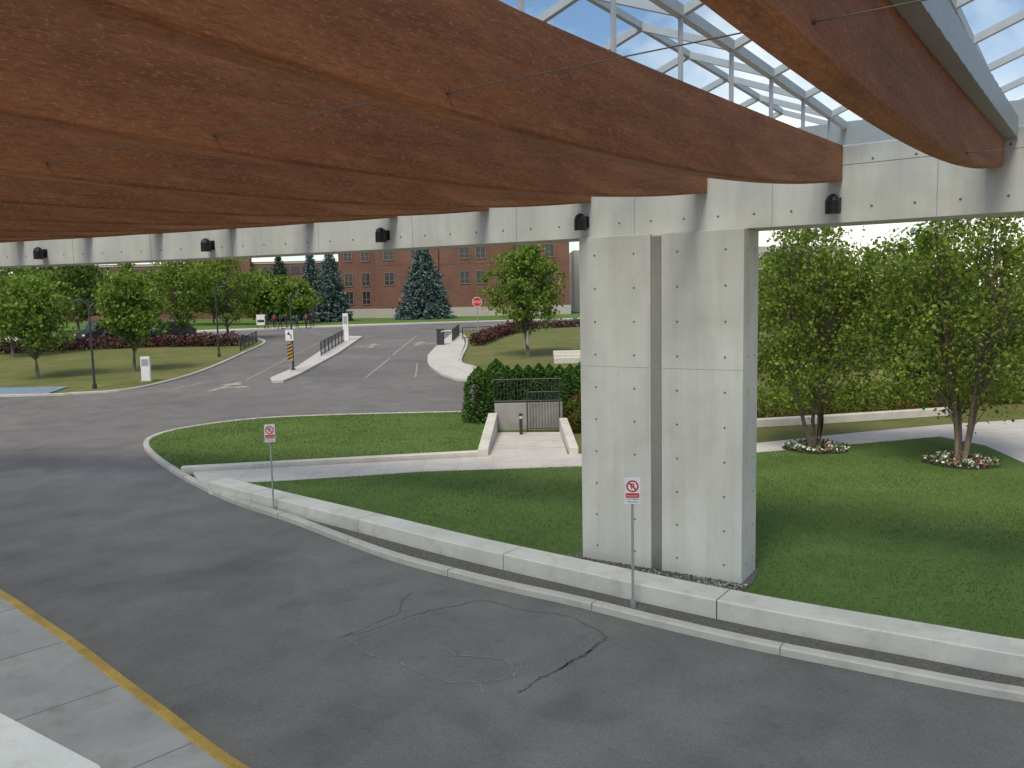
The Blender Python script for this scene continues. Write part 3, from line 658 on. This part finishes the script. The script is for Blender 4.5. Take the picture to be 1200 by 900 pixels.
# ------------------------------------------------------------ buildings
def windows(mb,xc,z0,w,h,y,mi_g=0,mi_f=1):
    mb.box(xc-w/2,xc+w/2,y-.02,y+.1,z0,z0+h,mi_g)
    for a,b,c,d in ((xc-w/2-.1,xc-w/2,z0-.1,z0+h+.1),(xc+w/2,xc+w/2+.1,z0-.1,z0+h+.1),(xc-w/2,xc+w/2,z0-.14,z0),(xc-w/2,xc+w/2,z0+h,z0+h+.1)): mb.box(a,b,y-.10,y+.1,c,d,mi_f)
    mb.box(xc-.04,xc+.04,y-.06,y-.02,z0,z0+h,mi_f); mb.box(xc-w/2,xc-.04,y-.06,y-.02,z0+h*.35,z0+h*.35+.07,mi_f); mb.box(xc+.04,xc+w/2,y-.06,y-.02,z0+h*.35,z0+h*.35+.07,mi_f)
M['winframe']=plain("window_frame",(.22,.17,.14),.6)
e=empty("brick_building",(0,134,2.1))
mb=MB(); mb.box(-21.5,9.6,0,18,1.5,15.5); mb.box(-28,-21.5,3,18,1.5,15.0); mb.obj("brick_walls",[M['brick']],e)
mb=MB(); mb.box(-21.7,9.75,-.18,18,-.3,1.5); mb.box(-28.1,-21.7,2.8,18,-.3,1.5); mb.box(-21.6,9.7,-.06,18.1,15.5,15.9); mb.box(-28.05,-21.6,2.95,18.1,15.0,15.3); mb.obj("stone_base_and_coping",[M['stone']],e)
mb=MB()
for x in (-19.3,-15.0,-7.2,-4.6,3.0,6.4):
    for z in (5.3,9.3,12.8):
        windows(mb,x,z,1.5,1.9,0)
for x in (-26.4,-23.6):
    for z in (2.3,5.3,9.3,12.5): windows(mb,x,z,1.2,2.0,3)
mb.obj("windows",[M['glassd'],M['winframe']],e)
mb=MB(); mb.box(-11.9,-11.4,-.35,-.003,1.5,15.4); mb.box(.2,.7,-.35,-.003,1.5,15.4); mb.box(-21.5,9.6,-.03,-.002,8.4,8.6); mb.obj("pilasters",[M['brick']],e)
e=empty("long_brick_building",(0,156,2.1))
mb=MB(); mb.box(-92,-33,0,16,0,10.4); mb.box(-60,-48,-1.2,0,0,11.4); mb.obj("brick_walls",[M['brick']],e)
mb=MB()
for z in (1.2,4.6,8.0):
    mb.box(-91,-60.5,-.05,-.002,z,z+1.5); mb.box(-47.5,-34,-.05,-.002,z,z+1.5)
mb.obj("window_bands",[M['glassd']],e)
mb=MB()
for z in (3.1,6.5,10.0):
    mb.box(-92,-60.2,-.12,-.002,z,z+.22); mb.box(-47.8,-33,-.12,-.002,z,z+.22)
x=-91
while x<-34:
    if not -60.6<x<-47.4:
        for z in (1.2,4.6,8.0): mb.box(x,x+.3,-.1,-.051,z,z+1.5,1)
    x+=2
mb.obj("concrete_bands",[M['stone'],M['brick']],e)
e=empty("pale_building",(0,150,2.1)); mb=MB(); mb.box(11.5,60,0,15,0,11); mb.obj("walls",[M['stone']],e)
mb=MB()
for z in (2,5.4,8.4):
    for i in range(14): mb.box(12.6+i*3.3,14.8+i*3.3,-.05,-.002,z,z+1.6)
mb.obj("windows",[M['glassd']],e)

# ------------------------------------------------------------ vehicles
def car(x,y,rz,paint,H=1.75):
    e=empty("parked_car",(x,y,T(y)),rz)
    prof=[(-2.25,.45),(-2.3,.85),(-2.2,1.08),(-1.95,1.15),(-1.6,H-.08),(-1.2,H),(.35,H),(.75,H-.1),(1.25,1.15),(2.0,1.02),(2.25,.8),(2.28,.45)]
    mb=MB(); n=len(prof)
    for s in (-1,1):
        for (a,z) in prof: mb.v.append((a,s*(.92 if z<1.2 else .72),z))
    for i in range(n): j=(i+1)%n; mb.f.append((i,j,j+n,i+n)); mb.m.append(0)
    mb.f.append(tuple(range(n))); mb.f.append(tuple(range(2*n-1,n-1,-1))); mb.m+=[0,0]
    mb.obj("body",[paint],e,bevel=.05)
    mb=MB()
    for s in (-1,1):
        mb.add([(-1.5,s*.905,1.2),(-.1,s*.905,1.2),(-.1,s*.76,H-.15),(-1.3,s*.76,H-.15)],[(0,1,2,3)]); mb.add([(0,s*.905,1.2),(1.05,s*.905,1.2),(.6,s*.76,H-.17),(0,s*.76,H-.15)],[(0,1,2,3)])
    mb.add([(1.24,-.78,1.2),(1.24,.78,1.2),(.82,.66,H-.13),(.82,-.66,H-.13)],[(0,1,2,3)]); mb.add([(-1.95,-.78,1.2),(-1.95,.78,1.2),(-1.66,.66,H-.14),(-1.66,-.66,H-.14)],[(0,1,2,3)])
    mb.obj("windows",[M['glassd']],e)
    mb=MB()
    for a in (-1.4,1.42):
        for s in (-1,1): mb.tube([(a,s*.98,.34),(a,s*.76,.34)],.34,16); mb.tube([(a,s*.99,.34),(a,s*.975,.34)],.2,12,1)
    mb.obj("wheels",[M['black'],M['galv']],e)
    mb=MB()
    for s in (-1,1): mb.box(2.24,2.31,s*.7-.18,s*.7+.18,.7,.86,0); mb.box(-2.33,-2.25,s*.75-.12,s*.75+.12,.75,1.0,1)
    mb.obj("lights",[M['white'],M['red']],e)
M['cardark']=plain("car_paint_black",(.02,.022,.028),.25); M['cargrey']=plain("car_paint_grey",(.07,.08,.10),.25,.3)
car(-40.8,82.6,math.radians(240),M['cardark'],2.15); car(-34.6,84.5,math.radians(215),M['cargrey'],1.8); car(-48,80.5,math.radians(15),M['white'],1.6)

# ------------------------------------------------------------ people
M['skin']=plain("skin",(.42,.24,.17),.55); M['hair']=plain("hair",(.03,.02,.015),.6)
cl=[plain("cloth_%d"%i,c,.85) for i,c in enumerate([(.02,.02,.03),(.25,.03,.03),(.04,.05,.10),(.4,.4,.4),(.03,.03,.03),(.18,.07,.05)])]
def person(x,y,rz,top,bot,h=1.7,ph=1):
    e=empty("person",(x,y,T(y)+.12 if y>sy(x,102.7) else T(y)+.01),rz); k=h/1.7
    def skin(name,V,E,Rr,mat):
        me=bpy.data.meshes.new(name); me.from_pydata([(a*k,b*k,c*k) for a,b,c in V],E,[]); me.materials.append(mat)
        o=link(bpy.data.objects.new(name,me),e); md=o.modifiers.new("s",'SKIN')
        for i,r in enumerate(Rr): me.skin_vertices[0].data[i].radius=(r*k,r*k)
        me.skin_vertices[0].data[0].use_root=True
        ss=o.modifiers.new("u",'SUBSURF'); ss.levels=1; ss.render_levels=1; return o
    f=.26*ph
    V=[(0,0,.9),(0,0,1.12),(0,0,1.34),(0,.0,1.46),(-.17,0,1.38),(-.21,-f*.5,1.12),(-.2,-f*.9+.08,.88),(.17,0,1.38),(.21,f*.5,1.12),(.2,f*.9+.08,.88)]
    skin("upper_body",V,[(0,1),(1,2),(2,3),(2,4),(4,5),(5,6),(2,7),(7,8),(8,9)],[.13,.125,.12,.05,.065,.045,.035,.065,.045,.035],top)
    V=[(0,0,.93),(-.09,0,.84),(-.1,f*.6,.48),(-.1,f-.08,.07),(-.1,f+.1,.05),(.09,0,.84),(.1,-f*.4,.48),(.1,-f-.1,.08),(.1,-f+.08,.05)]
    skin("legs",V,[(0,1),(1,2),(2,3),(3,4),(0,5),(5,6),(6,7),(7,8)],[.12,.095,.065,.045,.04,.095,.065,.045,.04],bot)
    V=[(0,0,1.44),(0,.01,1.53),(0,.02,1.6),(0,.01,1.66)]; skin("head",V,[(0,1),(1,2),(2,3)],[.05,.075,.09,.06],M['skin'])
    V=[(0,-.03,1.58),(0,-.02,1.66),(0,.0,1.70)]; skin("hair",V,[(0,1),(1,2)],[.085,.095,.06],M['hair'])
    for s_ in (-1,1): skin("hand",[(s_*.2,s_*f*.9+.08,.87),(s_*.2,s_*f*.9+.1,.79)],[(0,1)],[.035,.03],M['skin'])
for i,(x,y,r,t,b,h) in enumerate(((-28.0,95.3,80,0,2,1.7),(-27.3,96.0,100,1,0,1.65),(-26.4,95.2,75,0,4,1.75),(-25.9,96.1,95,4,2,1.7),(-24.6,95.6,-80,2,0,1.6),(-23.6,95.9,85,5,4,1.78),(-23.1,96.6,90,0,0,1.7))):
    person(x,y,math.radians(r-90),cl[t],cl[b],h,1 if i%2 else -1)

# ------------------------------------------------------------ sky and sun
el=math.radians(55); az=math.radians(205)
w=bpy.data.worlds.new("World"); scene.world=w; w.use_nodes=True; nt=w.node_tree; bg=nt.nodes["Background"]
sk=nt.nodes.new("ShaderNodeTexSky"); sk.sky_type='NISHITA'; sk.sun_disc=False; sk.sun_elevation=el; sk.sun_rotation=az; sk.dust_density=.3; sk.ozone_density=1.5
tc=nt.nodes.new("ShaderNodeTexCoord"); mp=nt.nodes.new("ShaderNodeMapping"); mp.inputs['Scale'].default_value=(1,1,1.6); mp.inputs['Location'].default_value=(.3,.6,0); nt.links.new(tc.outputs['Generated'],mp.inputs[0])
cr=ramp(nt,noise(nt,mp.outputs[0],2.0,6,.58,.3),[(.48,(.02,.02,.02)),(.66,(.85,.85,.85))])
nt.links.new(mixc(nt,cr.outputs[0],sk.outputs[0],(10.6,9.7,8.9)),bg.inputs[0]); bg.inputs[1].default_value=.14
sd=bpy.data.lights.new("sun",'SUN'); sd.energy=3.1; sd.angle=math.radians(20); sd.color=(1,.89,.74)
so=bpy.data.objects.new("sun",sd); COL.objects.link(so)
dirv=Vector((math.sin(az)*math.cos(el),math.cos(az)*math.cos(el),math.sin(el))); so.rotation_euler=dirv.to_track_quat('Z','Y').to_euler(); so.location=dirv*50
scene.view_settings.view_transform='Standard'; scene.view_settings.look='None'; scene.view_settings.exposure=0

# ------------------------------------------------------------ camera
cd=bpy.data.cameras.new("camera"); cd.lens=29.13; cd.sensor_width=36; cd.clip_end=3000; cd.clip_start=.05
co=bpy.data.objects.new("camera",cd); COL.objects.link(co)
R=(Matrix.Rotation(math.pi/2-math.radians(6.06),4,'X')@Matrix.Rotation(math.radians(-1.2),4,'Z')); co.matrix_world=Matrix.Translation((0,0,5.2))@R
scene.camera=co
